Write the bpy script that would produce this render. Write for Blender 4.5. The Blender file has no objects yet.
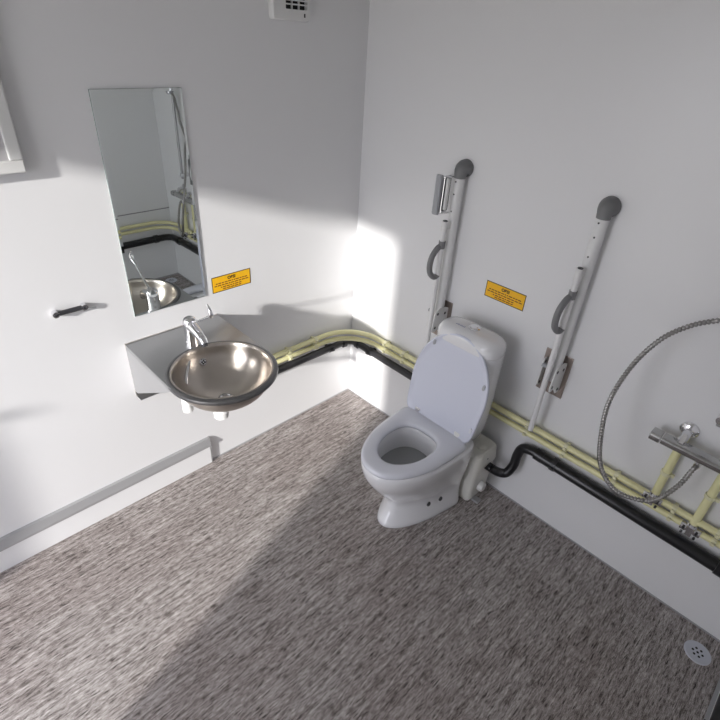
import bpy, bmesh, math, random
from mathutils import Vector, Matrix
random.seed(7)
S = bpy.context.scene
COL = S.collection
pi = math.pi
W, D, H = 2.17, 2.90, 2.45          # room: x 0..W, y 0..-D

# ------------------------------------------------------------------ materials
def mat(name, col, rough=.5, metal=0., coat=0., spec=.5, **kw):
    m = bpy.data.materials.new(name); m.use_nodes = True
    b = m.node_tree.nodes['Principled BSDF']
    b.inputs['Base Color'].default_value = (*col, 1)
    b.inputs['Roughness'].default_value = rough
    b.inputs['Metallic'].default_value = metal
    b.inputs['Coat Weight'].default_value = coat
    b.inputs['Coat Roughness'].default_value = .08
    b.inputs['Specular IOR Level'].default_value = spec
    for k, v in kw.items():
        b.inputs[k.replace('_', ' ')].default_value = v
    return m

def noise_bump(m, scale=(200, 200, 200), strength=.05, dist=.001, colvar=None, roughvar=None):
    nt = m.node_tree; N = nt.nodes; Lk = nt.links; b = N['Principled BSDF']
    tc = N.new('ShaderNodeTexCoord'); mp = N.new('ShaderNodeMapping'); mp.inputs['Scale'].default_value = scale
    n = N.new('ShaderNodeTexNoise'); n.inputs['Scale'].default_value = 1; n.inputs['Detail'].default_value = 4
    Lk.new(tc.outputs['Object'], mp.inputs['Vector']); Lk.new(mp.outputs[0], n.inputs['Vector'])
    bp = N.new('ShaderNodeBump'); bp.inputs['Strength'].default_value = strength; bp.inputs['Distance'].default_value = dist
    Lk.new(n.outputs['Fac'], bp.inputs['Height']); Lk.new(bp.outputs[0], b.inputs['Normal'])
    if colvar:
        mx = N.new('ShaderNodeMix'); mx.data_type = 'RGBA'
        mx.inputs['A'].default_value = (*colvar[0], 1); mx.inputs['B'].default_value = (*colvar[1], 1)
        Lk.new(n.outputs['Fac'], mx.inputs['Factor']); Lk.new(mx.outputs['Result'], b.inputs['Base Color'])
    if roughvar:
        mr = N.new('ShaderNodeMapRange'); mr.inputs['To Min'].default_value = roughvar[0]; mr.inputs['To Max'].default_value = roughvar[1]
        Lk.new(n.outputs['Fac'], mr.inputs['Value']); Lk.new(mr.outputs[0], b.inputs['Roughness'])
    return m

M = {}
M['wall'] = noise_bump(mat('white_wall_panel', (.80, .80, .81), .30), (500, 500, 500), .004, .0002)
M['ceiling'] = noise_bump(mat('white_ceiling', (.74, .74, .72), .6), (60, 60, 60), .03)
M['seam'] = noise_bump(mat('panel_seam_grey', (.22, .22, .23), .6), (60, 60, 60), .03)
M['alu'] = noise_bump(mat('grey_aluminium', (.42, .42, .43), .42, .35), (200, 4, 200), .02, roughvar=(.3, .45))
M['steel'] = noise_bump(mat('brushed_steel', (.66, .63, .60), .3, 1.), (10, 10, 60), .004, .0003, roughvar=(.25, .32))
def radial(m, an):
    nt = m.node_tree; b = nt.nodes['Principled BSDF']; tg = nt.nodes.new('ShaderNodeTangent'); tg.direction_type = 'RADIAL'; tg.axis = 'Z'
    nt.links.new(tg.outputs[0], b.inputs['Tangent']); b.inputs['Anisotropic'].default_value = an; b.inputs['Anisotropic Rotation'].default_value = .25
M['bowl_steel'] = noise_bump(mat('spun_steel', (.52, .48, .44), .30, 1.), (10, 10, 60), .002, .0003, roughvar=(.26, .32)); radial(M['bowl_steel'], .75)
M['steel_slab'] = noise_bump(mat('dull_steel', (.36, .365, .375), .4, .85), (300, 300, 300), .05, .0005, roughvar=(.34, .5))
M['gusset'] = noise_bump(mat('satin_gusset_steel', (.36, .36, .37), .5, .6), (60, 60, 60), .01)
M['steel_dark'] = noise_bump(mat('dark_steel_edge', (.17, .17, .175), .35, .9), (50, 50, 50), .02)
M['steel_plate'] = noise_bump(mat('steel_mounting_plate', (.36, .31, .28), .3, .85), (30, 30, 200), .03)
M['chrome'] = noise_bump(mat('chrome', (.78, .78, .80), .08, 1.), (20, 20, 20), .005)
M['alu_dark'] = noise_bump(mat('satin_rail_metal', (.40, .40, .41), .3, 1.), (20, 20, 20), .01)
M['chrome_dark'] = noise_bump(mat('dark_reflection_chrome', (.48, .48, .47), .16, 1.), (20, 20, 20), .005)  # mixer chrome, reflection of the dark room put into its colour
M['hose'] = noise_bump(mat('hose_metal', (.36, .35, .34), .3, 1.), (60, 60, 60), .02)
M['porcelain'] = noise_bump(mat('white_porcelain', (.80, .80, .82), .12, 0, .5), (8, 8, 8), .01)
M['water'] = mat('bowl_water_shade', (.42, .43, .43), .05, 0, 0, .5, Transmission_Weight=.25)  # grey of the shaded bowl bottom is put into the water colour
M['seat'] = noise_bump(mat('seat_plastic', (.72, .73, .79), .22), (8, 8, 8), .01)
M['lid'] = noise_bump(mat('lid_plastic', (.66, .68, .78), .24), (8, 8, 8), .01)
M['whiteplastic'] = noise_bump(mat('white_plastic', (.78, .78, .77), .35), (30, 30, 30), .02)
M['enamel'] = noise_bump(mat('rail_white_enamel', (.78, .78, .78), .3), (30, 30, 30), .02)
M['pumpplastic'] = noise_bump(mat('pump_casing_plastic', (.76, .75, .70), .4), (30, 30, 30), .02)
M['greyplastic'] = noise_bump(mat('grey_plastic', (.20, .20, .205), .45), (60, 60, 60), .04)
M['greylight'] = noise_bump(mat('light_grey_plastic', (.36, .37, .39), .45), (60, 60, 60), .04)
M['black'] = noise_bump(mat('black_pipe_plastic', (.012, .012, .014), .28), (60, 60, 60), .02)
M['darkgrey'] = noise_bump(mat('dark_grey_plastic', (.035, .035, .04), .4), (60, 60, 60), .02)
M['yellow_pipe'] = noise_bump(mat('pale_yellow_conduit', (.80, .76, .42), .4), (4, 4, 4), .02, .001, ((.76, .73, .38), (.84, .81, .50)))
M['yellow_clip'] = noise_bump(mat('pale_clip_plastic', (.76, .74, .50), .45), (30, 30, 30), .02)
M['sticker'] = noise_bump(mat('orange_yellow_vinyl', (.95, .52, .008), .4), (40, 40, 40), .01)
M['ink'] = noise_bump(mat('black_print', (.05, .02, .005), .5), (40, 40, 40), .01)
M['inkred'] = noise_bump(mat('brown_print', (.20, .05, .01), .5), (40, 40, 40), .01)
M['logo'] = noise_bump(mat('blue_grey_print', (.22, .25, .40), .4), (40, 40, 40), .01)
M['gold'] = noise_bump(mat('gold_print', (.45, .26, .05), .3, .5), (40, 40, 40), .01)
M['mirror'] = noise_bump(mat('mirror_silver', (.80, .84, .82), .012, 1.), (2, 2, 2), .0)
M['glassedge'] = noise_bump(mat('mirror_glass_edge', (.30, .36, .34), .15, 0, .5), (20, 20, 20), .01)
M['frame'] = noise_bump(mat('window_frame_white', (.70, .70, .69), .4), (30, 30, 30), .02)
M['pane'] = noise_bump(mat('frosted_pane', (.50, .49, .50), .3), (30, 30, 30), .02)
M['drain'] = noise_bump(mat('drain_grey_steel', (.62, .64, .70), .4, .1), (100, 100, 100), .03)
M['hole'] = noise_bump(mat('dark_hole', (.01, .01, .01), .7), (40, 40, 40), .01)
M['outdoor'] = noise_bump(mat('pale_concrete_yard', (.48, .46, .40), .9), (3, 3, 3), .2, .01, ((.44, .42, .37), (.52, .50, .44)))
M['lever'] = noise_bump(mat('shadow_railing_paint', (.70, .70, .70), .4), (30, 30, 30), .02)  # for the railing added outside to cast a shadow

def floor_mat():
    m = mat('streaked_brown_vinyl', (.2, .17, .15), .55); nt = m.node_tree; N = nt.nodes; Lk = nt.links; b = N['Principled BSDF']
    tc = N.new('ShaderNodeTexCoord')
    def noi(sc, det, rough=.6, loc=(0, 0, 0)):
        mp = N.new('ShaderNodeMapping'); mp.inputs['Scale'].default_value = sc; mp.inputs['Location'].default_value = loc
        n = N.new('ShaderNodeTexNoise'); n.inputs['Scale'].default_value = 1; n.inputs['Detail'].default_value = det; n.inputs['Roughness'].default_value = rough
        Lk.new(tc.outputs['Object'], mp.inputs['Vector']); Lk.new(mp.outputs[0], n.inputs['Vector']); return n
    n1 = noi((240, 42, 1), 3, .65)
    n2 = noi((85, 7, 1), 2, .5, (3, 5, 0))
    n5 = noi((190, 22, 1), 1, .5, (11, 3, 0))
    n3 = noi((520, 300, 1), 2, .6, (1, 9, 0))
    n4 = noi((2.5, 1.8, 1), 2, .5, (7, 2, 0))
    def math_(op, a, b_, c=None):
        q = N.new('ShaderNodeMath'); q.operation = op
        for i, v in enumerate((a, b_, c)):
            if v is None: continue
            if isinstance(v, (int, float)): q.inputs[i].default_value = v
            else: Lk.new(v, q.inputs[i])
        return q.outputs[0]
    s = math_('MULTIPLY', n1.outputs['Fac'], .42)
    s = math_('MULTIPLY_ADD', n2.outputs['Fac'], .28, s)
    s = math_('MULTIPLY_ADD', n3.outputs['Fac'], .30, s)
    r = N.new('ShaderNodeValToRGB'); Lk.new(s, r.inputs[0])
    e = r.color_ramp.elements
    e[0].position = .40; e[0].color = (.060, .047, .041, 1)
    e[1].position = .62; e[1].color = (.84, .80, .785, 1)
    for p_, c in ((.45, (.250, .218, .205)), (.50, (.40, .362, .348)), (.56, (.57, .53, .515))):
        q = e.new(p_); q.color = (*c, 1)
    hs = N.new('ShaderNodeMix'); hs.data_type = 'RGBA'; hs.blend_type = 'MULTIPLY'; hs.inputs['Factor'].default_value = 1
    r2 = N.new('ShaderNodeValToRGB'); Lk.new(n4.outputs['Fac'], r2.inputs[0])
    r2.color_ramp.elements[0].position = .35; r2.color_ramp.elements[0].color = (.72, .69, .68, 1)
    r2.color_ramp.elements[1].position = .65; r2.color_ramp.elements[1].color = (.85, .85, .845, 1)
    cr = N.new('ShaderNodeValToRGB'); Lk.new(n5.outputs['Fac'], cr.inputs[0])
    cr.color_ramp.elements[0].position = .30; cr.color_ramp.elements[0].color = (.22, .20, .19, 1)
    cr.color_ramp.elements[1].position = .39; cr.color_ramp.elements[1].color = (1, 1, 1, 1)
    h2 = N.new('ShaderNodeMix'); h2.data_type = 'RGBA'; h2.blend_type = 'MULTIPLY'; h2.inputs['Factor'].default_value = 1
    Lk.new(r.outputs[0], h2.inputs['A']); Lk.new(cr.outputs[0], h2.inputs['B'])
    Lk.new(h2.outputs['Result'], hs.inputs['A']); Lk.new(r2.outputs[0], hs.inputs['B']); Lk.new(hs.outputs['Result'], b.inputs['Base Color'])
    bp = N.new('ShaderNodeBump'); bp.inputs['Strength'].default_value = .15; bp.inputs['Distance'].default_value = .001
    Lk.new(s, bp.inputs['Height']); Lk.new(bp.outputs[0], b.inputs['Normal'])
    return m
M['floor'] = floor_mat()

# ------------------------------------------------------------------ mesh helpers
def new(): return bmesh.new()
def obj(name, bm, m, parent=None, smooth=True, label=None, bevel=0, sharp=40):
    bmesh.ops.recalc_face_normals(bm, faces=bm.faces[:])
    me = bpy.data.meshes.new(name); bm.to_mesh(me); bm.free()
    o = bpy.data.objects.new(name, me); COL.objects.link(o)
    me.materials.append(M[m] if isinstance(m, str) else m)
    if smooth:
        for p in me.polygons: p.use_smooth = True
        me.set_sharp_from_angle(angle=math.radians(sharp))
    if bevel:
        md = o.modifiers.new('bevel', 'BEVEL'); md.width = bevel; md.segments = 2; md.limit_method = 'ANGLE'; md.angle_limit = .6
    if parent is not None:
        o.parent = parent; o.location = -Vector(parent.location)   # parts are built in room coordinates
    if label: o['label'] = label
    return o
def thing(name, label, cat, loc, group=None):
    o = bpy.data.objects.new(name, None); COL.objects.link(o); o.location = loc; o.empty_display_size = .05
    o['label'] = label; o['category'] = cat
    if group: o['group'] = group
    return o
def tag(o, label, cat, group=None):
    o['label'] = label; o['category'] = cat
    if group: o['group'] = group
    return o
def struct(name, bm, m, smooth=False, parent=None, bevel=0):
    o = obj(name, bm, m, parent, smooth, bevel=bevel)
    if parent is None: o['kind'] = 'structure'
    return o
def box(bm, x0, x1, y0, y1, z0, z1):
    vs = [bm.verts.new((x, y, z)) for x in (x0, x1) for y in (y0, y1) for z in (z0, z1)]
    for f in ((0, 1, 3, 2), (4, 6, 7, 5), (0, 4, 5, 1), (2, 3, 7, 6), (0, 2, 6, 4), (1, 5, 7, 3)):
        bm.faces.new([vs[i] for i in f])
    return vs
def bx(*a): bm = new(); box(bm, *a); return bm
def prism(bm, pts, axis, a0, a1):
    """extrude a 2-D outline along an axis: 'x' -> (y,z), 'y' -> (x,z), 'z' -> (x,y)"""
    def P(p, a): return {'x': (a, p[0], p[1]), 'y': (p[0], a, p[1]), 'z': (p[0], p[1], a)}[axis]
    A = [bm.verts.new(P(p, a0)) for p in pts]; B = [bm.verts.new(P(p, a1)) for p in pts]
    bm.faces.new(A); bm.faces.new(B[::-1]); n = len(pts)
    for i in range(n): bm.faces.new((A[i], B[i], B[(i+1) % n], A[(i+1) % n]))
def spline(pts, n=10):
    pts = [Vector(p) for p in pts]; out = []
    q = [pts[0]*2-pts[1]] + pts + [pts[-1]*2-pts[-2]]
    for i in range(1, len(q)-2):
        a, b, c, d = q[i-1:i+3]
        for k in range(n):
            t = k/n
            out.append(.5*((2*b)+(c-a)*t+(2*a-5*b+4*c-d)*t*t+(3*b-a-3*c+d)*t**3))
    out.append(pts[-1]); return out
def tube(bm, pts, r, seg=14, cap=True, rad=None):
    pts = [Vector(p) for p in pts]; rings = []; n = len(pts); prev = None
    for i, p in enumerate(pts):
        t = (pts[min(i+1, n-1)]-pts[max(i-1, 0)]).normalized()
        if prev is None:
            u = t.cross(Vector((0, 0, 1)))
            if u.length < .05: u = t.cross(Vector((1, 0, 0)))
        else:
            u = prev - t*prev.dot(t)
        u.normalize(); prev = u; v = t.cross(u)
        rr = rad[i] if rad else r
        rings.append([bm.verts.new(p+(u*math.cos(a)+v*math.sin(a))*rr) for a in [2*pi*k/seg for k in range(seg)]])
    for A, B in zip(rings, rings[1:]):
        for k in range(seg): bm.faces.new((A[k], A[(k+1) % seg], B[(k+1) % seg], B[k]))
    if cap: bm.faces.new(rings[0][::-1]); bm.faces.new(rings[-1])
    return bm
def tb(*a, **k): return tube(new(), *a, **k)
def arc(c, r, a0, a1, n, plane='xy'):
    out = []
    for i in range(n+1):
        a = math.radians(a0+(a1-a0)*i/n); s, t = r*math.cos(a), r*math.sin(a)
        out.append({'xy': (c[0]+s, c[1]+t, c[2]), 'yz': (c[0], c[1]+s, c[2]+t), 'xz': (c[0]+s, c[1], c[2]+t)}[plane])
    return out
def lathe(bm, prof, c, axis='z', seg=48, cap=True):
    rings = []
    for r, h in prof:
        ring = []
        for k in range(seg):
            a = 2*pi*k/seg; s, t = r*math.cos(a), r*math.sin(a)
            ring.append(bm.verts.new({'z': (c[0]+s, c[1]+t, c[2]+h), 'y': (c[0]+s, c[1]+h, c[2]+t), 'x': (c[0]+h, c[1]+s, c[2]+t)}[axis]))
        rings.append(ring)
    for A, B in zip(rings, rings[1:]):
        for k in range(seg): bm.faces.new((A[k], A[(k+1) % seg], B[(k+1) % seg], B[k]))
    if cap and prof[0][0] > 1e-5: bm.faces.new(rings[0])
    if cap and prof[-1][0] > 1e-5: bm.faces.new(rings[-1][::-1])
    bmesh.ops.remove_doubles(bm, verts=bm.verts[:], dist=1e-6)
    return bm
def lt(*a, **k): return lathe(new(), *a, **k)
def loft(bm, rings, cap0=True, cap1=True):
    R = [[bm.verts.new(p) for p in r] for r in rings]; n = len(R[0])
    for A, B in zip(R, R[1:]):
        for k in range(n): bm.faces.new((A[k], A[(k+1) % n], B[(k+1) % n], B[k]))
    if cap0: bm.faces.new(R[0][::-1])
    if cap1: bm.faces.new(R[-1])
    return bm
def rrect(u0, u1, v0, v1, r, n=6):
    out = []
    for cx, cy, a in ((u1-r, v1-r, 0), (u0+r, v1-r, 90), (u0+r, v0+r, 180), (u1-r, v0+r, 270)):
        for i in range(n+1):
            t = math.radians(a+90*i/n); out.append((cx+r*math.cos(t), cy+r*math.sin(t)))
    return out

# ------------------------------------------------------------------ the room
struct('floor', bx(0, W, -D, 0, -.04, 0), 'floor')
struct('ceiling', bx(-.06, W+.06, -D-.06, .06, H, H+.06), 'ceiling')
struct('wall_left', bx(-.06, 0, -D-.06, .06, -.04, H), 'wall')
struct('wall_back', bx(0, W, 0, .06, -.04, H), 'wall')
struct('wall_right', bx(W, W+.06, -D-.06, .06, -.04, H), 'wall')
DX0, DX1, DZ = .27, 1.21, 2.04          # the open doorway behind the camera
bm = new(); box(bm, 0, DX0, -D-.06, -D, -.04, H); box(bm, DX1, W, -D-.06, -D, -.04, H); box(bm, DX0, DX1, -D-.06, -D, DZ, H)
struct('wall_front', bm, 'wall')
struct('trim_1', bx(W-.003, W, -D, 0, .568, .574), 'seam')
# thin grey sealant line along the floor edges
bm = new(); box(bm, 0, W, -.006, 0, 0, .004); box(bm, 0, .006, -D, -.006, 0, .004); box(bm, W-.012, W, -D, -.006, 0, .006)
struct('trim_2', bm, 'alu')
# low white kickboard with an aluminium cap channel, left wall
KY1, KY0 = -.955, -2.80
kb = struct('baseboard_left', bx(0, .016, KY0, KY1, 0.0, .118), 'wall')
bm = new(); prism(bm, [(0, .158), (.012, .155), (.024, .122), (.024, .112), (.0165, .112), (.0165, .0), (.0, .0)], 'y', KY1, KY1+.006)
prism(bm, [(0, .158), (.012, .155), (.024, .122), (.024, .112), (0, .112)], 'y', KY0, KY1)
struct('trim_3', bm, 'alu')

# window frame on the left wall (only its lower corner is in the photo)
bm = new(); box(bm, 0, .022, -2.15, -1.405, 1.477, 2.25)
w1 = struct('window_1', bm, 'pane')
bm = new()
for a in ((-2.20, -1.405, 1.477, 1.512), (-2.20, -1.405, 2.215, 2.25), (-1.44, -1.405, 1.512, 2.215), (-2.20, -2.165, 1.512, 2.215)):
    box(bm, 0, .032, a[0], a[1], a[2], a[3])
obj('window_frame', bm, 'frame', w1, False, bevel=.004)

# outside the doorway: yard, and an unseen railing added to shade the left wall
struct('ground', bx(-12, 14, -30, -D-.06, -.20, -.15), 'outdoor')
t = thing('shadow_railing', 'unseen white railing added outside the doorway to shade the left wall', 'railing', (.40, -3.6, -.15))
obj('shadow_panel', bx(.395, .405, -4.3, -2.972, -.15, .99), 'lever', t, False)
obj('handrail', tb([(.40, -4.4, 1.12), (.40, -3.02, 1.12), (.445, -2.985, 1.135)], .016), 'lever', t)
for y in (-4.25, -3.02): obj('post', tb([(.40, y, -.15), (.40, y, 1.11)], .013), 'lever', t)

# ------------------------------------------------------------------ toilet
def egg(yc, w, Lf, Lr, nf=2.1, nr=4.5, k=0., z=0., cx=.862, n=72):
    out = []
    for i in range(n):
        a = 2*pi*i/n; c, s = math.cos(a), math.sin(a)
        e = nf if s < 0 else nr
        x = w*math.copysign(abs(c)**(2/e), c); y = (Lf if s < 0 else Lr)*math.copysign(abs(s)**(2/e), s)
        x *= 1+k*y
        out.append((cx+x, yc+y, z))
    return out
TX, TY = .862, -.45
t = thing('toilet', 'white floor-standing toilet with raised lid against the back wall', 'toilet', (TX, TY, 0))
secs = [egg(-.36, .131, .228, .16, 2.3, 8, 1.5, .0), egg(-.36, .135, .236, .16, 2.3, 8, 1.5, .010), egg(-.36, .132, .230, .16, 2.3, 8, 1.6, .026),
        egg(-.36, .121, .203, .16, 2.2, 8, 1.9, .060), egg(-.36, .113, .186, .16, 2.2, 8, 2.3, .095), egg(-.36, .113, .184, .16, 2.2, 8, 2.3, .122),
        egg(-.365, .122, .200, .165, 2.2, 8, 1.8, .155), egg(-.375, .138, .232, .17, 2.2, 8, 1.2, .205), egg(-.385, .153, .262, .18, 2.2, 8, .8, .260),
        egg(-.395, .166, .284, .185, 2.2, 7, .55, .310), egg(-.40, .174, .298, .195, 2.2, 6, .36, .350), egg(-.40, .179, .305, .195, 2.2, 6, .27, .385),
        egg(-.40, .179, .305, .195, 2.2, 6, .27, .404), egg(-.40, .172, .298, .19, 2.2, 6, .27, .41),
        egg(-.495, .117, .154, .140, 2.0, 2.6, .3, .41), egg(-.495, .111, .148, .135, 2.0, 2.6, .3, .402), egg(-.495, .109, .146, .134, 2.0, 2.6, .3, .36),
        egg(-.49, .104, .138, .128, 2.0, 2.4, .2, .31), egg(-.485, .088, .118, .108, 2.0, 2.2, .1, .265), egg(-.48, .065, .09, .08, 2, 2, 0, .23), egg(-.47, .045, .06, .05, 2, 2, 0, .19)]
pan = obj('pan', loft(new(), secs), 'porcelain', t, sharp=60)
# fixing bolts in a shallow recess on the side of the foot
for y, z in ((-.415, .108), (-.352, .110)):
    obj('bolt_cap', lt([(.011, 0), (.011, .006), (.007, .009), (0, .0095)], (TX+.118+(y+.395)*.28, y, z), 'x', 16), 'darkgrey', t, label='small dark bolt cap on the foot')
obj('water', loft(new(), [egg(-.490, .1035, .138, .127, 2, 2.3, .2, .305), egg(-.490, .1035, .138, .127, 2, 2.3, .2, .309)]), 'water', t, label='water in the bowl, coloured grey for the shaded bottom')  # sheet raised and widened to stand for the bowl's shaded bottom
# cistern: tapered rounded box with a domed lid
def cs(z, w, y0, y1, r): return [(x, y, z) for x, y in rrect(TX-w, TX+w, y0, y1, r)]
obj('cistern', loft(new(), [cs(.345, .125, -.215, -.075, .04), cs(.40, .140, -.222, -.07, .05), cs(.45, .146, -.222, -.068, .055), cs(.60, .153, -.218, -.066, .06), cs(.793, .154, -.212, -.066, .062), cs(.8045, .154, -.212, -.066, .062)]), 'porcelain', t)
cl = obj('cistern_lid', loft(new(), [cs(.806, .154, -.212, -.066, .062), cs(.808, .1548, -.2128, -.0652, .0625), cs(.840, .153, -.211, -.066, .062),
        cs(.854, .147, -.205, -.070, .058), cs(.864, .134, -.192, -.078, .050), cs(.870, .112, -.178, -.088, .040), cs(.872, .086, -.165, -.098, .03)]), 'porcelain', t)
fb = obj('flush_button', lt([(.026, 0), (.026, .004), (.021, .0055), (.021, .008), (.019, .010), (0, .0105)], (TX+.0, -.13, .8715), 'z', 32), 'chrome', cl, label='chrome flush button')
fb.location = (0, 0, 0)
bm = new()
for i in range(9): box(bm, TX-.075+i*.0052, TX-.072+i*.0052, -.160, -.154+.002*(i % 3), .8705, .8725)
o = obj('maker_mark', bm, 'logo', cl, False, label='small blue-grey maker mark'); o.location = (0, 0, 0)
# seat ring
def ring(z, do, di):
    return egg(-.42, .1725+do, .288+do, .143+do, 2.2, 7, .34, z), egg(-.492, .104+di, .142+di, .130+di, 2.0, 2.8, .6, z)
o1, i1 = ring(.413, -.003, .004); o2, i2 = ring(.420, .002, 0); o3, i3 = ring(.430, .002, -.002); o4, i4 = ring(.438, -.004, .002); o5, i5 = ring(.442, -.014, .012)
bm = new(); rg = [o1, o2, o3, o4, o5, i5, i4, i3, i2, i1]
R = [[bm.verts.new(p) for p in r] for r in rg]; n = len(R[0])
for j in range(len(R)):
    A, B = R[j], R[(j+1) % len(R)]
    for k in range(n): bm.faces.new((A[k], A[(k+1) % n], B[(k+1) % n], B[k]))
obj('seat', bm, 'seat', t, sharp=70)
# lid, standing open and leaning back on the cistern
tilt = math.radians(12.5)
def lidp(u, v, w):          # u across, v up the lid, w out of its face (towards the room)
    return (TX+u, -.288+v*math.sin(tilt)-w*math.cos(tilt), .452+v*math.cos(tilt)+w*math.sin(tilt))
def lout(d, w, n=72):
    out = []
    for i in range(n):
        a = 2*pi*i/n; c, s = math.cos(a), math.sin(a)
        e = 2.05 if s > 0 else 9.0
        u = (.193+d)*math.copysign(abs(c)**(2/e), c); v = (.250+d if s > 0 else .193+d)*math.copysign(abs(s)**(2/e), s)
        u *= 1 - .35*max(0, -v)
        out.append(lidp(u, .167+v, w))
    return out
# a broad shallow tray: rim towards the room, face slightly sunk
lid = obj('lid', loft(new(), [lout(-.03, -.016), lout(-.010, -.013), lout(-.001, -.004), lout(0, .004), lout(-.003, .008), lout(-.008, .0085), lout(-.013, .004), lout(-.03, .002)]), 'lid', t, sharp=60)
def local_box(bm, u, v, du, dv, w0, w1):
    rr = rrect(u-du, u+du, v-dv, v+dv, min(du, dv)*.99, 5)
    loft(bm, [[lidp(a, b, w0) for a, b in rr], [lidp(a, b, w1) for a, b in rr]])
for u, v in ((-.125, .335), (.160, .255), (.168, .05)):
    bm = new(); local_box(bm, u, v, .0055, .012, .0, .009); q = obj('bumper', bm, 'greylight' if v > .2 else 'seat', lid); q.location = (0, 0, 0)
for s in (-1, 1):
    x = TX+s*.112; bm = new()
    tube(bm, [(x-.014, -.283, .451), (x+.014, -.283, .451)], .0105, 16); box(bm, x-.010, x+.010, -.296, -.268, .413, .451)
    obj('hinge', bm, 'chrome' if s < 0 else 'whiteplastic', t, label='small hinge block')
obj('hinge_bar', tb([(TX-.16, -.281, .447), (TX+.16, -.281, .447)], .0045, 10), 'greylight', t, label='grey hinge bar')

# ------------------------------------------------------------------ macerator pump
t = thing('macerator_pump', 'off-white plastic macerator pump box on the floor behind the toilet', 'pump', (.90, -.11, 0))
def mc(z, x0, x1, y0, y1, r): return [(x, y, z) for x, y in rrect(x0, x1, y0, y1, r)]
obj('tank', loft(new(), [mc(.004, .70, 1.045, -.183, -.035, .02), mc(.02, .695, 1.050, -.186, -.032, .022), mc(.215, .69, 1.058, -.190, -.03, .022)]), 'pumpplastic', t)
obj('pump_cover', loft(new(), [mc(.217, .684, 1.064, -.195, -.028, .026), mc(.232, .684, 1.066, -.196, -.028, .026), mc(.292, .69, 1.060, -.188, -.032, .03), mc(.302, .70, 1.050, -.178, -.040, .03)]), 'pumpplastic', t)
obj('vent_cap', lt([(.024, 0), (.024, .006), (.018, .009), (0, .010)], (1.015, -.115, .301), 'z', 24), 'pumpplastic', t)
obj('knob', lt([(.026, 0), (.026, .018), (.021, .024), (0, .026)], (1.054, -.115, .080), 'x', 24), 'whiteplastic', t, label='round white side knob')
obj('screw', lt([(.005, 0), (.005, .003), (0, .004)], (1.060, -.120, .262), 'x', 10), 'darkgrey', t)
obj('outlet_collar', tb([(1.05, -.10, .205), (1.085, -.10, .205)], .021, 20), 'black', t, label='black outlet collar')
obj('floor_bracket', bx(1.045, 1.085, -.155, -.125, 0, .012), 'alu', t, False, label='metal floor bracket')

# ------------------------------------------------------------------ pipes
def corner_run(z0, z1, zr, off, rad, y_start, x_end, r, m, name):
    pts = [(off, y_start, z0)]
    c = (off+rad, -off-rad)
    pts.append((off, c[1]-.02, z1))
    for i in range(0, 11):
        a = pi - (pi/2)*i/10
        pts.append((c[0]+rad*math.cos(a), c[1]+rad*math.sin(a), z1+(zr-z1)*i/10))
    pts.append((c[0]+.02, -off, zr)); pts.append((x_end, -off, zr))
    return pts
RY = W-.03
def right_turn(pts, z, off, rad, yend):
    c = (W-off-rad, -off-rad)
    out = pts[:-1]
    out.append((c[0]-.02, -off, z))
    for i in range(0, 9):
        a = pi/2 - (pi/2)*i/8
        out.append((c[0]+rad*math.cos(a), c[1]+rad*math.sin(a), z))
    out.append((W-off, yend, z)); return out
def clip_body(o, x, y, z, r, along, m, n, w=.008):
    bm = new()
    if along == 'x':
        tube(bm, [(x-w, y, z), (x+w, y, z)], r+.004, 16); box(bm, x-w*.8, x+w*.8, y, -.0005, z-.006, z+.006)
        box(bm, x-w*.8, x+w*.8, y-r-.012, y-r-.001, z-.006, z+.006)
    elif along == 'y':
        tube(bm, [(x, y-w, z), (x, y+w, z)], r+.004, 16)
        box(bm, min(x, .0005 if x < 1 else W-.0005), max(x, .0005 if x < 1 else W-.0005), y-w*.8, y+w*.8, z-.006, z+.006)
        s = 1 if x < 1 else -1
        a, b = x+s*(r+.001), x+s*(r+.012); box(bm, min(a, b), max(a, b), y-w*.8, y+w*.8, z-.006, z+.006)
    else:
        tube(bm, [(x, y, z-w), (x, y, z+w)], r+.004, 16); box(bm, x-.006, x+.006, y, -.0005, z-w*.8, z+w*.8)
        box(bm, x+r, x+r+.014, y-.006, y+.006, z-w*.8, z+w*.8)
    return obj(n, bm, m, o)
for nm, z, lab, rr in (('upper', .484, 'pale yellow conduit pipe, upper one of the pair round the corner', .0130), ('lower', .442, 'pale yellow conduit pipe, lower one of the pair above the black pipe', .0125)):
    t = thing('conduit_pipe', lab, 'pipe', (.03, -.03, z), 'yellow conduit pipes')
    pts = right_turn(corner_run(z+.003, z, z, .030, .21, -.93, 2, rr, None, None), z, .030, .16, -2.0)
    obj('pipe', tube(new(), pts, rr, 16), 'yellow_pipe', t)
    for x in (.30, .43, 1.165, 1.345, 1.56, 1.78, 1.93): clip_body(t, x, -.030, z, rr, 'x', 'yellow_clip', 'pipe_clip')
    for y in (-.30, -.47, -.70): clip_body(t, .030, y, z, rr, 'y', 'yellow_clip', 'pipe_clip')
    for y in (-.45, -.95): clip_body(t, W-.030, y, z, rr, 'y', 'yellow_clip', 'pipe_clip')
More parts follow.
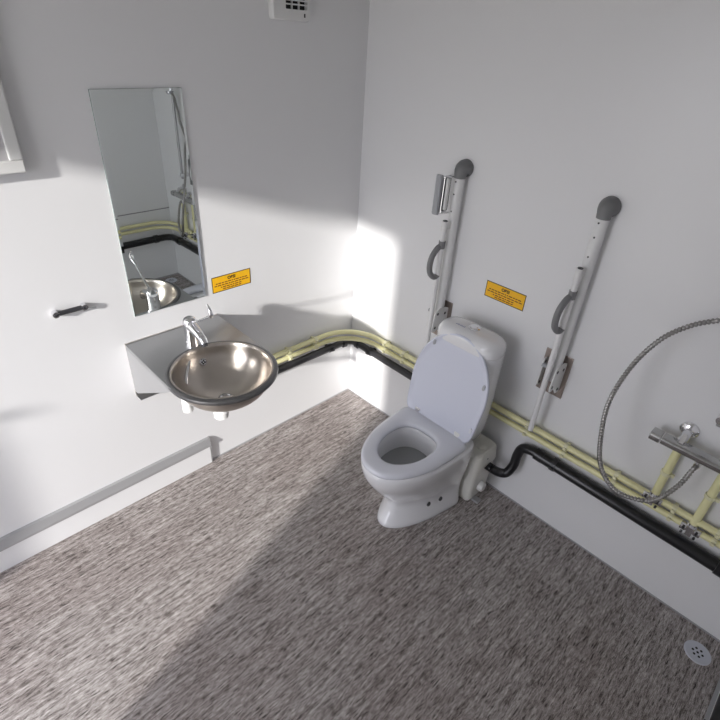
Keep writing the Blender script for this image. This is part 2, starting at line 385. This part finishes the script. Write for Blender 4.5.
# black waste pipe: basin to pump round the corner
t = thing('waste_pipe', 'black waste pipe running from the basin round the corner to behind the toilet', 'pipe', (.035, -.035, .37))
pts = [(.05, -.93, .50), (.04, -.90, .42), (.036, -.86, .404), (.036, -.20, .393), (.036, -.09, .390), (.048, -.052, .389), (.085, -.036, .388), (.20, -.036, .386), (.55, -.036, .380), (.585, -.038, .362), (.60, -.045, .33), (.60, -.06, .24), (.615, -.085, .18), (.68, -.10, .165), (.697, -.10, .165)]
obj('pipe', tb([pts[0]]+spline(pts[1:4], 2)[:-1]+spline(pts[3:8], 6)[:-1]+spline(pts[7:], 5), 0.0195, 18), 'darkgrey', t)
for x, y in ((.036, -.195), ): clip_body(t, x, y, .393, .0195, 'y', 'darkgrey', 'pipe_clamp', .010)
clip_body(t, .195, -.036, .386, .0195, 'x', 'darkgrey', 'pipe_clamp', .012)
obj('elbow_joint', tb([(.037, -.105, .390), (.040, -.085, .390)], .026, 18), 'darkgrey', t); obj('elbow_joint', tb([(.085, -.037, .388), (.105, -.037, .388)], .026, 18), 'darkgrey', t)
# black waste pipe: pump outlet to the right wall
t = thing('waste_pipe', 'glossy black waste pipe rising from the pump and running along the back wall', 'pipe', (1.6, -.034, .368))
swan = spline([(1.083, -.10, .205), (1.115, -.088, .197), (1.145, -.070, .203), (1.160, -.052, .250), (1.160, -.040, .310), (1.172, -.035, .352), (1.215, -.034, .369), (1.29, -.034, .369)], 7)
c = (W-.034-.07, -.034-.07)
turn = [(c[0]+.07*math.cos(pi/2-pi/2*i/6), c[1]+.07*math.sin(pi/2-pi/2*i/6), .350) for i in range(7)]
obj('pipe', tb([(1.26, -.034, .368), (c[0]-.02, -.034, .352)]+turn+[(W-.034, -1.9, .340)], .026, 20), 'black', t)
obj('swan_neck', tb(swan, .0215, 18), 'black', t, label='curved black swan neck rising from the pump')
obj('socket', tb([(1.235, -.034, .369), (1.275, -.034, .368)], .0275, 20), 'black', t)
obj('elbow_joint', tb([(1.975, -.034, .353), (2.005, -.034, .352)], .031, 20), 'black', t)
obj('elbow_joint', tb([(W-.034, -.145, .350), (W-.034, -.175, .350)], .031, 20), 'black', t)
clip_body(t, 1.325, -.034, .367, .026, 'x', 'darkgrey', 'pipe_clamp', .010)
clip_body(t, W-.034, -.62, .346, .026, 'y', 'darkgrey', 'pipe_clamp', .010)
# short yellow risers to the shower valve, each with a tee clamp on the run
for x, zb, lab in ((1.703, .478, 'short pale yellow riser pipe under the left end of the shower mixer'), (1.853, .440, 'short pale yellow riser pipe under the right half of the shower mixer')):
    t = thing('riser_pipe', lab, 'pipe', (x, -.030, zb), 'riser pipes to the shower mixer')
    obj('pipe', tb([(x, -.030, zb+.014), (x, -.030, .735), (x, -.024, .758), (x, -.004, .766)], .0145, 16), 'yellow_pipe', t)
    clip_body(t, x, -.030, .61, .0145, 'z', 'yellow_clip', 'pipe_clip', .007)
    bm = new(); box(bm, x-.026, x+.026, -.046, -.020, zb-.008, zb+.008); box(bm, x-.010, x+.010, -.056, -.044, zb-.018, zb+.022)
    tube(bm, [(x-.034, -.03, zb), (x-.014, -.03, zb)], .0185, 14); tube(bm, [(x+.014, -.03, zb), (x+.034, -.03, zb)], .0185, 14); tube(bm, [(x, -.03, zb+.012), (x, -.03, zb+.030)], .0185, 14)
    tc_ = obj('tee_clamp', bm, 'chrome', t, label='metal tee clamp')
    for dx in (-.022, .022):
        for dz in (-.012, .014):
            q = obj('bolt', lt([(.0045, -.010), (.0045, 0), (0, .0)], (x+dx, -.052, zb+dz), 'y', 8), 'darkgrey', tc_); q.location = (0, 0, 0)

# ------------------------------------------------------------------ shower
t = thing('shower_mixer', 'flat chrome thermostatic shower mixer bar on the back wall', 'shower mixer', (1.76, -.065, .765))
bm = new(); prism(bm, rrect(-.092, -.042, .748, .778, .011, 4), 'x', 1.648, 1.862)
obj('body', bm, 'chrome_dark', t)
for a, b in ((1.609, 1.645), (1.866, 1.905)):
    bm = new(); prism(bm, rrect(-.094, -.040, .746, .780, .013, 4), 'x', a, b)
    h = obj('handle', bm, 'chrome_dark', t, bevel=.002)
for x in (1.703, 1.853):
    obj('escutcheon', lt([(.031, 0), (.031, -.006), (.024, -.012), (.014, -.016)], (x, -.0005, .80), 'y', 28), 'chrome', t)
    obj('union', tb([(x, -.014, .80), (x, -.045, .798), (x, -.062, .772)], .014, 6), 'chrome', t)
obj('hose_outlet', tb([(1.775, -.070, .748), (1.775, -.072, .722)], .011, 12), 'chrome', t)
# hose with fine rings
hp = spline([(1.775, -.073, .722), (1.772, -0.090, 0.726), (1.758, -0.120, 0.650), (1.720, -0.150, 0.570), (1.666, -0.165, 0.540), (1.599, -0.190, 0.549), (1.537, -0.210, 0.616), (1.500, -0.215, 0.715), (1.471, -0.200, 0.870), (1.484, -0.165, 1.016), (1.526, -0.130, 1.131), (1.579, -0.085, 1.190), (1.638, -0.065, 1.229), (1.715, -.045, 1.275), (1.750, -.036, 1.35), (1.758, -.045, 1.42), (1.760, -.070, 1.455)], 16)
L_ = [0]
for a, b in zip(hp, hp[1:]): L_.append(L_[-1]+(b-a).length)
fine = []; rad = []; s = 0; i = 0; step = .0038
while s < L_[-1]:
    while L_[i+1] < s: i += 1
    k = (s-L_[i])/(L_[i+1]-L_[i]); fine.append(hp[i].lerp(hp[i+1], k)); rad.append(.0088 if len(fine) % 3 else .0054); s += step
o = tag(obj('shower_hose', tb(fine, .007, 10, rad=rad), 'hose', None, sharp=80), 'ribbed metal shower hose hanging in a loop from the mixer', 'hose')
t = thing('shower_rail', 'chrome shower riser rail on the back wall above the mixer', 'shower rail', (1.80, -.05, .905))
obj('rail', tb([(1.772, -.048, .890), (1.772, -.048, 1.50)], .009, 16), 'alu_dark', t)
for z in (.915, 1.49):
    obj('wall_bracket', tb([(1.772, -.0005, z), (1.772, -.062, z)], .015, 18), 'chrome', t)
obj('slider', tb([(1.757, -.080, 1.455), (1.785, -.045, 1.46)], .018, 16), 'greylight', t)
t = thing('hand_shower', 'chrome hand shower hanging in the rail slider', 'hand shower', (1.760, -.074, 1.445))
obj('handle', tb([(1.760, -.074, 1.445), (1.760, -.070, 1.60), (1.760, -.060, 1.74)], .012, 14), 'chrome', t)
obj('shower_head', lt([(.0, 0), (.038, .004), (.042, .014), (.020, .030), (0, .034)], (1.760, -.105, 1.77), 'y', 28), 'chrome', t)

# ------------------------------------------------------------------ folding support rails
def support_rail(x, label):
    t = thing('support_rail', label, 'grab rail', (x, 0, .67), 'folding support rails beside the toilet')
    obj('wall_plate', bx(x-.058, x+.058, -.006, 0, .668, .862), 'steel_plate', t, False, bevel=.001, label='steel wall plate')
    for sx in (-.046, .036):
        bm = new()
        pr = [(-.006, .835), (-.030, .846), (-.075, .850), (-.098, .842), (-.104, .822), (-.108, .780), (-.112, .755), (-.104, .738), (-.088, .734), (-.072, .742), (-.060, .728), (-.042, .704), (-.022, .700), (-.006, .706)]
        if sx < 0: pr = [(-.006, .822), (-.020, .830), (-.034, .826), (-.040, .812), (-.038, .760), (-.040, .715), (-.034, .698), (-.022, .692), (-.006, .700)]
        prism(bm, pr, 'x', x+sx, x+sx+.005)
        br = obj('bracket_ear', bm, 'whiteplastic', t, False, bevel=.0015)
        for y, z in (((-.084, .826), (-.030, .815), (-.092, .757), (-.032, .722)) if sx > 0 else ((-.024, .812), (-.024, .710))):
            q = obj('bolt', lt([(.0065, 0), (.0065, .0015), (0, .0016)], (x+sx+.005 if sx > 0 else x+sx+.005, y, z), 'x', 14), 'darkgrey', br); q.location = (0, 0, 0)
    xp = x; x = x+.010
    obj('pivot', tb([(xp-.044, -.035, .80), (xp+.040, -.035, .80)], .010, 14), 'greylight', t)
    # main arm stands folded up, closed by a round grey cap
    obj('arm', tb([(x, -.035, .755), (x, -.035, 1.43)], .0215, 20), 'enamel', t)
    obj('end_cap', tb([(x, -.036, 1.418), (x, -.036, 1.432), (x, -.034, 1.442), (x, -.028, 1.450), (x, -.018, 1.453), (x, -.001, 1.453)], .02, 24, rad=[.0235, .025, .028, .031, .034, .035]), 'greyplastic', t, label='round grey rubber end cap')
    for z in (1.405, 1.355, 1.285):
        obj('screw', lt([(.0035, 0), (.0035, -.002), (0, -.0022)], (x-.002, -.0555, z), 'y', 10), 'darkgrey', t)
    # drop-down leg lies in front of the arm
    obj('leg', tb([(x-.006, -.082, .508), (x-.006, -.082, 1.235)], .0115, 16), 'enamel', t, label='white folding support leg')
    bm = new(); tube(bm, [(x-.006, -.082, 1.205), (x-.006, -.082, 1.247)], .0140, 14); box(bm, x-.014, x+.006, -.082, -.045, 1.215, 1.240)
    obj('leg_clip', bm, 'whiteplastic', t)
    obj('leg_cap', tb([(x-.006, -.082, 1.238), (x-.006, -.082, 1.250)], .010, 12), 'darkgrey', t)
    # grey D-shaped grip
    g = spline([(x-.006, -.075, 1.140), (x-.012, -.098, 1.132), (x-.018, -.120, 1.100), (x-.020, -.128, 1.060), (x-.018, -.122, 1.022), (x-.010, -.102, 1.000), (x-.006, -.080, 1.004)], 5)
    obj('grip', tb(g, .0125, 14), 'greyplastic', t, label='grey D-shaped grip')
    obj('grip_collar', tb([(x-.006, -.082, 1.130), (x-.006, -.082, 1.162)], .0145, 14), 'greyplastic', t)
    return t
support_rail(.595, 'white fold-up support rail left of the toilet, with a roll holder on it')
support_rail(1.193, 'white fold-up support rail right of the toilet, without a roll holder')
# roll holder clipped to the left rail
t = thing('toilet_roll_holder', 'chrome and grey toilet roll holder clipped to the left support rail', 'toilet roll holder', (.575, -.08, 1.27))
obj('back_plate', bx(.564, .574, -.092, -.050, 1.275, 1.425), 'chrome', t, False, bevel=.002)
obj('inner_strip', bx(.575, .578, -.088, -.054, 1.285, 1.415), 'darkgrey', t, False, label='dark slotted inner strip')
obj('white_bar', bx(.577, .588, -.086, -.070, 1.290, 1.418), 'whiteplastic', t, False, bevel=.002)
bm = new(); prism(bm, [(.538, -.104), (.551, -.113), (.568, -.109), (.571, -.098), (.562, -.091), (.544, -.093)], 'z', 1.268, 1.428)
obj('flap', bm, 'greylight', t, bevel=.003)
for z in (1.276, 1.420):
    obj('arm', tb([(.566, -.095, z), (.588, -.050, z)], .004, 10), 'chrome', t)
for z in (1.31, 1.35, 1.39): obj('rivet', lt([(.004, 0), (.004, .002), (0, .0022)], (.578, -.062, z), 'x', 10), 'chrome', t)

# ------------------------------------------------------------------ wash basin
BX, BY, BZ = .378, -1.035, .80
t = thing('wash_basin', 'stainless steel wall-mounted wash basin with round bowl', 'wash basin', (0, BY, .55))
R1 = .178
bm = new(); a0 = 20
arcp = [(BX+(R1+.012)*math.cos(math.radians(a)), BY+(R1+.012)*math.sin(math.radians(a))) for a in range(268, 91, -6)]
pts = [(0, -1.235), (BX, -1.237)] + arcp + [(BX, -.833), (0, -.835)]
prism(bm, pts, 'z', .786, .801)
obj('slab', bm, 'steel_slab', t, sharp=30)
bm = new()
box(bm, 0, .004, -1.235, -.835, .548, .786)
box(bm, 0, .006, -1.236, -.834, .786, .804)
obj('back_plate', bm, 'steel', t, False)
for y0, y1 in ((-1.236, -1.233), (-.838, -.835)):
    bm = new(); prism(bm, [(.004, .786), (.004, .580), (.030, .580), (.335, .762), (.372, .786)], 'y', y0, y1)
    obj('side_gusset', bm, 'gusset', t, False)
obj('lower_flange', bx(.004, .04, -1.233, -.838, .548, .551), 'steel_slab', t, False)
# round bowl
prof_in = [(.190, .802-BZ), (.184, .8035-BZ), (.180, .8015-BZ)]
obj('rim', lt([(.180, .784-BZ), (.195, .782-BZ), (.2015, .786-BZ), (.204, .793-BZ), (.202, .800-BZ), (.195, .804-BZ), (.189, .8045-BZ), (.184, .8015-BZ), (.180, .784-BZ)], (BX, BY, BZ), seg=72, cap=False), 'steel_dark', t, label='dark rounded bowl rim')
bowl = [(.186, .8045), (.182, .8055), (.1785, .802), (.176, .790)]
for i in range(1, 15):
    a = i/14*math.radians(84); bowl.append((.176*math.cos(a)**1.0, .790-.125*math.sin(a)))
bowl += [(.019, .665), (.018, .661)]
out = [(r+.003 if r > .03 else r, z-.003) for r, z in reversed(bowl[3:])]
bm = lathe(new(), [(r, z-BZ) for r, z in bowl]+[(r, z-BZ) for r, z in out]+[(.186, .80-BZ), (.186, .8045-BZ)], (BX, BY, BZ), seg=96, cap=False)
obj('bowl', bm, 'bowl_steel', t, sharp=60)
obj('drain', lt([(.026, .0), (.0275, .0025), (.022, .004), (.017, .0015), (.0165, -.004), (0, -.004)], (BX, BY, .6650), 'z', 32), 'chrome', t)
obj('drain_hole', lt([(.0145, 0), (.0145, .002), (0, .002)], (BX, BY, .6625), 'z', 24), 'hole', t, label='dark drain opening')
# overflow
ov = Vector((.2170, -1.029, .744)); nrm = Vector((.907, -.03, .42)).normalized()
def disc(c, nrm, prof, seg=24):
    bm = lt(prof, (0, 0, 0), 'z', seg); q = Vector((0, 0, 1)).rotation_difference(nrm).to_matrix().to_4x4()
    bmesh.ops.transform(bm, matrix=Matrix.Translation(c)@q, verts=bm.verts[:]); return bm
of = obj('overflow', disc(ov, nrm, [(.016, -.004), (.016, .002), (.0125, .004), (.011, .002), (0, .002)]), 'chrome', t)
for a in range(4):
    e1 = nrm.orthogonal().normalized(); e2 = nrm.cross(e1); an = a*pi/2+.4
    q = obj('slot', disc(ov+nrm*.0025+(e1*math.cos(an)+e2*math.sin(an))*.0058, nrm, [(.0036, 0), (.0036, .0008), (0, .0008)], 12), 'hole', of); q.location = (0, 0, 0)
# trap and valves under the bowl
obj('trap', lt([(.022, 0), (.028, .004), (.029, .030), (.024, .036), (.018, .050), (.018, .07)], (BX-.01, BY-.02, .576), 'z', 28), 'whiteplastic', t, label='white bottle trap')
obj('trap_arm', tb([(BX-.02, BY-.02, .598), (.20, BY+.02, .568), (.08, -.96, .545), (.055, -.935, .50)], .0145, 14), 'whiteplastic', t)
obj('tap_connector', tb([(.29, -1.150, .610), (.29, -1.150, .690)], .020, 18), 'whiteplastic', t, label='white connector hanging under the slab')
obj('tap_connector_stem', tb([(.29, -1.150, .685), (.25, -1.12, .735), (.18, -1.06, .78)], .008, 10), 'chrome', t)

# mixer tap with long lever
t = thing('basin_mixer_tap', 'chrome mixer tap with long thin lever behind the basin bowl', 'tap', (.163, -1.037, .801))
FX, FY = .163, -1.037
obj('body', lt([(.029, 0), (.0295, .004), (.0265, .010), (.0255, .06), (.026, .085), (.0265, .092)], (FX, FY, .801), 'z', 32), 'chrome', t)
obj('cap', lt([(.0265, 0), (.0275, .006), (.0265, .018), (.020, .029), (.010, .034), (0, .035)], (FX, FY, .893), 'z', 32), 'chrome', t)
obj('spout', tb([(FX+.008, FY, .893), (FX+.035, FY, .887), (FX+.065, FY, .878), (FX+.090, FY, .868), (FX+.098, FY, .855)], .012, 16, rad=[.023, .020, .0175, .0155, .0150]), 'chrome', t)
obj('aerator', tb([(FX+.097, FY, .858), (FX+.100, FY, .846)], .0125, 16), 'darkgrey', t)
lv = obj('lever', tb(spline([(FX+.015, FY, .912), (FX+.060, FY+.003, .935), (FX+.110, FY+.005, .965), (FX+.145, FY+.006, .988)], 5), .0048, 10), 'chrome', t, label='long thin chrome lever')
bm = new()
tube(bm, spline([(FX+.138, FY+.006, .984), (FX+.162, FY+.006, .998), (FX+.166, FY+.004, 1.018), (FX+.150, FY+.003, 1.043)], 5), .006, 12, rad=[.005, .0056, .0062, .007, .0078, .0085, .009, .0095, .0095, .009, .0085, .0075, .0065, .005, .0035, .002])
q = obj('lever_paddle', bm, 'chrome', lv); q.location = (0, 0, 0)

# ------------------------------------------------------------------ mirror
t = thing('wall_mirror', 'tall frameless rectangular wall mirror above the wash basin', 'mirror', (0, -1.028, .905))
obj('glass', bx(0.0005, .0055, -1.1775, -.8775, .906, 1.688), 'glassedge', t, False)
bm = new(); rr0 = [(-1.1770, .9065), (-.8780, .9065), (-.8780, 1.6875), (-1.1770, 1.6875)]
loft(bm, [[(.0050, a, b) for a, b in rr0], [(.0055, a, b) for a, b in rr0], [(.0060, a+(.009 if a < -1 else -.009), b+(.009 if b < 1.2 else -.009)) for a, b in rr0]])
obj('silver_face', bm, 'mirror', t, False, label='reflecting face with narrow bevel')

# ------------------------------------------------------------------ warning stickers
def text_mesh(txt, size):
    cu = bpy.data.curves.new('sticker_text', 'FONT'); cu.body = txt; cu.size = size; cu.align_x = 'CENTER'; cu.align_y = 'CENTER'; cu.extrude = .0002; cu.offset = size*.045
    o = bpy.data.objects.new('t', cu); COL.objects.link(o); bpy.context.view_layer.update()
    me = bpy.data.meshes.new_from_object(o.evaluated_get(bpy.context.evaluated_depsgraph_get())); bpy.data.objects.remove(o)
    bm = new(); bm.from_mesh(me); bpy.data.meshes.remove(me); return bm
def sticker(P, rot, label, loc, w=.190, h=.072):
    t = thing('warning_sticker', label, 'sticker', loc, 'yellow warning stickers')
    mx = Matrix.Translation(loc)@rot
    def part(n, bm, m, parent=None, **k):
        bmesh.ops.transform(bm, matrix=mx, verts=bm.verts[:]); o = obj(n, bm, m, t, False, **k); return o
    part('border', bx(-w/2, w/2, -h/2, h/2, 0, .0006), 'ink')
    part('label_face', bx(-w/2+.0035, w/2-.0035, -h/2+.0035, h/2-.0035, .0005, .0010), 'sticker')
    bm = text_mesh('OBS!', .0185); bmesh.ops.translate(bm, vec=(0, .0185, .0012), verts=bm.verts[:]); part('heading', bm, 'ink')
    bm = new(); rnd = random.Random(3)
    for y, w0 in ((.0035, .155), (-.0065, .168), (-.0165, .110), (-.0255, .090)):
        x = -w0/2
        while x < w0/2-.006:
            ww = rnd.uniform(.006, .019); ww = min(ww, w0/2-x)
            box(bm, x, x+ww, y-.0022, y+.0022, .0009, .0013); x += ww+.0032
    part('small_print', bm, 'inkred')
sticker(None, Matrix(((0, 0, 1, 0), (1, 0, 0, 0), (0, 1, 0, 0), (0, 0, 0, 1))), 'yellow warning sticker on the left wall, beside the mirror', (.0003, -.747, .938))
sticker(None, Matrix(((1, 0, 0, 0), (0, 0, -1, 0), (0, 1, 0, 0), (0, 0, 0, 1))), 'yellow warning sticker on the back wall, between the support rails', (.897, -.0003, 1.0))

# ------------------------------------------------------------------ small clip on the left wall
t = thing('wall_clip', 'small dark grey clip bar with chrome ends on the left wall', 'clip', (.01, -1.39, 1.008))
obj('bar', tb([(.014, -1.432, 1.006), (.014, -1.350, 1.006)], .0085, 14), 'darkgrey', t)
for y in (-1.437, -1.345):
    obj('end_bracket', tb([(.0005, y, 1.006), (.022, y, 1.006)], .011, 16), 'chrome', t); obj('bolt', tb([(.022, y, 1.006), (.025, y, 1.006)], .005, 10), 'darkgrey', t)
obj('pin', tb([(.014, -1.345, 1.004), (.012, -1.306, .992)], .0022, 8), 'alu', t)

# ------------------------------------------------------------------ fan vent
t = thing('wall_fan_vent', 'square off-white extractor fan vent high on the left wall', 'vent', (0, -.425, 1.99))
bm = new(); o_ = rrect(-.508, -.335, 1.902, 2.085, .012, 4); i_ = rrect(-.450, -.350, 1.938, 2.058, .003, 4)
def ringp(p, x): return [bm.verts.new((x, a, b)) for a, b in p]
r0, r1, r2, r3, r4 = ringp(o_, 0.0005), ringp(o_, .020), ringp(rrect(-.504, -.339, 1.906, 2.081, .010, 4), .026), ringp(i_, .026), ringp(i_, .008)
for A, B in ((r0, r1), (r1, r2), (r2, r3), (r3, r4)):
    for k in range(len(A)): bm.faces.new((A[k], A[(k+1) % len(A)], B[(k+1) % len(A)], B[k]))
obj('housing', bm, 'whiteplastic', t, sharp=30)
obj('dark_backing', bx(.003, .008, -.452, -.348, 1.936, 2.060), 'hole', t, False)
for i in range(9): 
    z = 1.951+i*.0125; obj('louver', bx(.014, .024, -.450, -.350, z, z+.0045), 'whiteplastic', t, False)
for y in (-.416, -.384): obj('mullion', bx(.012, .020, y-.0015, y+.0015, 1.938, 2.058), 'whiteplastic', t, False)
obj('indicator', bx(.0255, .0275, -.367, -.361, 1.915, 1.927), 'darkgrey', t, False, label='small dark indicator slot')

# ------------------------------------------------------------------ floor drain
t = thing('floor_drain', 'round grey floor drain cover near the lower right corner', 'drain', (2.068, -.112, 0))
obj('cover', lt([(.047, 0.0), (.047, .0015), (.043, .0035), (.040, .0025), (0, .0025)], (2.071, -.116, .0003), 'z', 40), 'drain', t)
for i in range(7):
    a = i*pi/3; r = .017 if i < 6 else 0
    obj('drain_hole', lt([(.0045, 0), (.0045, .0006), (0, .0006)], (2.071+r*math.cos(a), -.116+r*math.sin(a), .0027), 'z', 12), 'hole', t)

# ------------------------------------------------------------------ light
sd = bpy.data.lights.new('sun', 'SUN'); so = bpy.data.objects.new('sun', sd); COL.objects.link(so)
d = Vector((-.303, .953, -.324)).normalized(); so.rotation_euler = d.to_track_quat('-Z', 'Y').to_euler(); so.location = (1, -5, 3)
sd.energy = 4.5; sd.angle = math.radians(2.2); sd.color = (1., .97, .93)
wd = bpy.data.worlds.new('sky'); S.world = wd; wd.use_nodes = True
wd.node_tree.nodes['Background'].inputs[0].default_value = (.90, .915, 1.0, 1); wd.node_tree.nodes['Background'].inputs[1].default_value = 3.9
# daylight portal in the doorway (only guides sampling)
pl = bpy.data.lights.new('door_portal', 'AREA'); pl.shape = 'RECTANGLE'; pl.size = DX1-DX0; pl.size_y = DZ
pl.cycles.is_portal = True
po = bpy.data.objects.new('door_portal', pl); COL.objects.link(po); po.location = ((DX0+DX1)/2, -D-.03, DZ/2); po.rotation_euler = (pi/2, 0, 0)
po.rotation_euler = Vector((0, 1, 0)).to_track_quat('-Z', 'Z').to_euler()

# ------------------------------------------------------------------ camera
cd = bpy.data.cameras.new('camera'); co = bpy.data.objects.new('camera', cd); COL.objects.link(co); S.camera = co
cd.sensor_width = 36; cd.lens = 511.92/720*36; cd.clip_start = .02
cd.shift_x = (360-370.33)/720; cd.shift_y = (354.84-360)/720
YAW, PITCH, ROLL = map(math.radians, (132.6301521, -32.69498844, 4.64567498))
fw = Vector((math.cos(YAW)*math.cos(PITCH), math.sin(YAW)*math.cos(PITCH), math.sin(PITCH)))
r = fw.cross(Vector((0, 0, 1))).normalized(); u = r.cross(fw)
r2 = r*math.cos(ROLL)+u*math.sin(ROLL); u2 = -r*math.sin(ROLL)+u*math.cos(ROLL)
co.matrix_world = Matrix(((r2.x, u2.x, -fw.x, 1.8259), (r2.y, u2.y, -fw.y, -1.8066), (r2.z, u2.z, -fw.z, 1.9085), (0, 0, 0, 1)))
S.view_settings.view_transform = 'Standard'; S.view_settings.look = 'None'; S.view_settings.gamma = 1; S.view_settings.use_curve_mapping = False
S.view_settings.exposure = 0.3
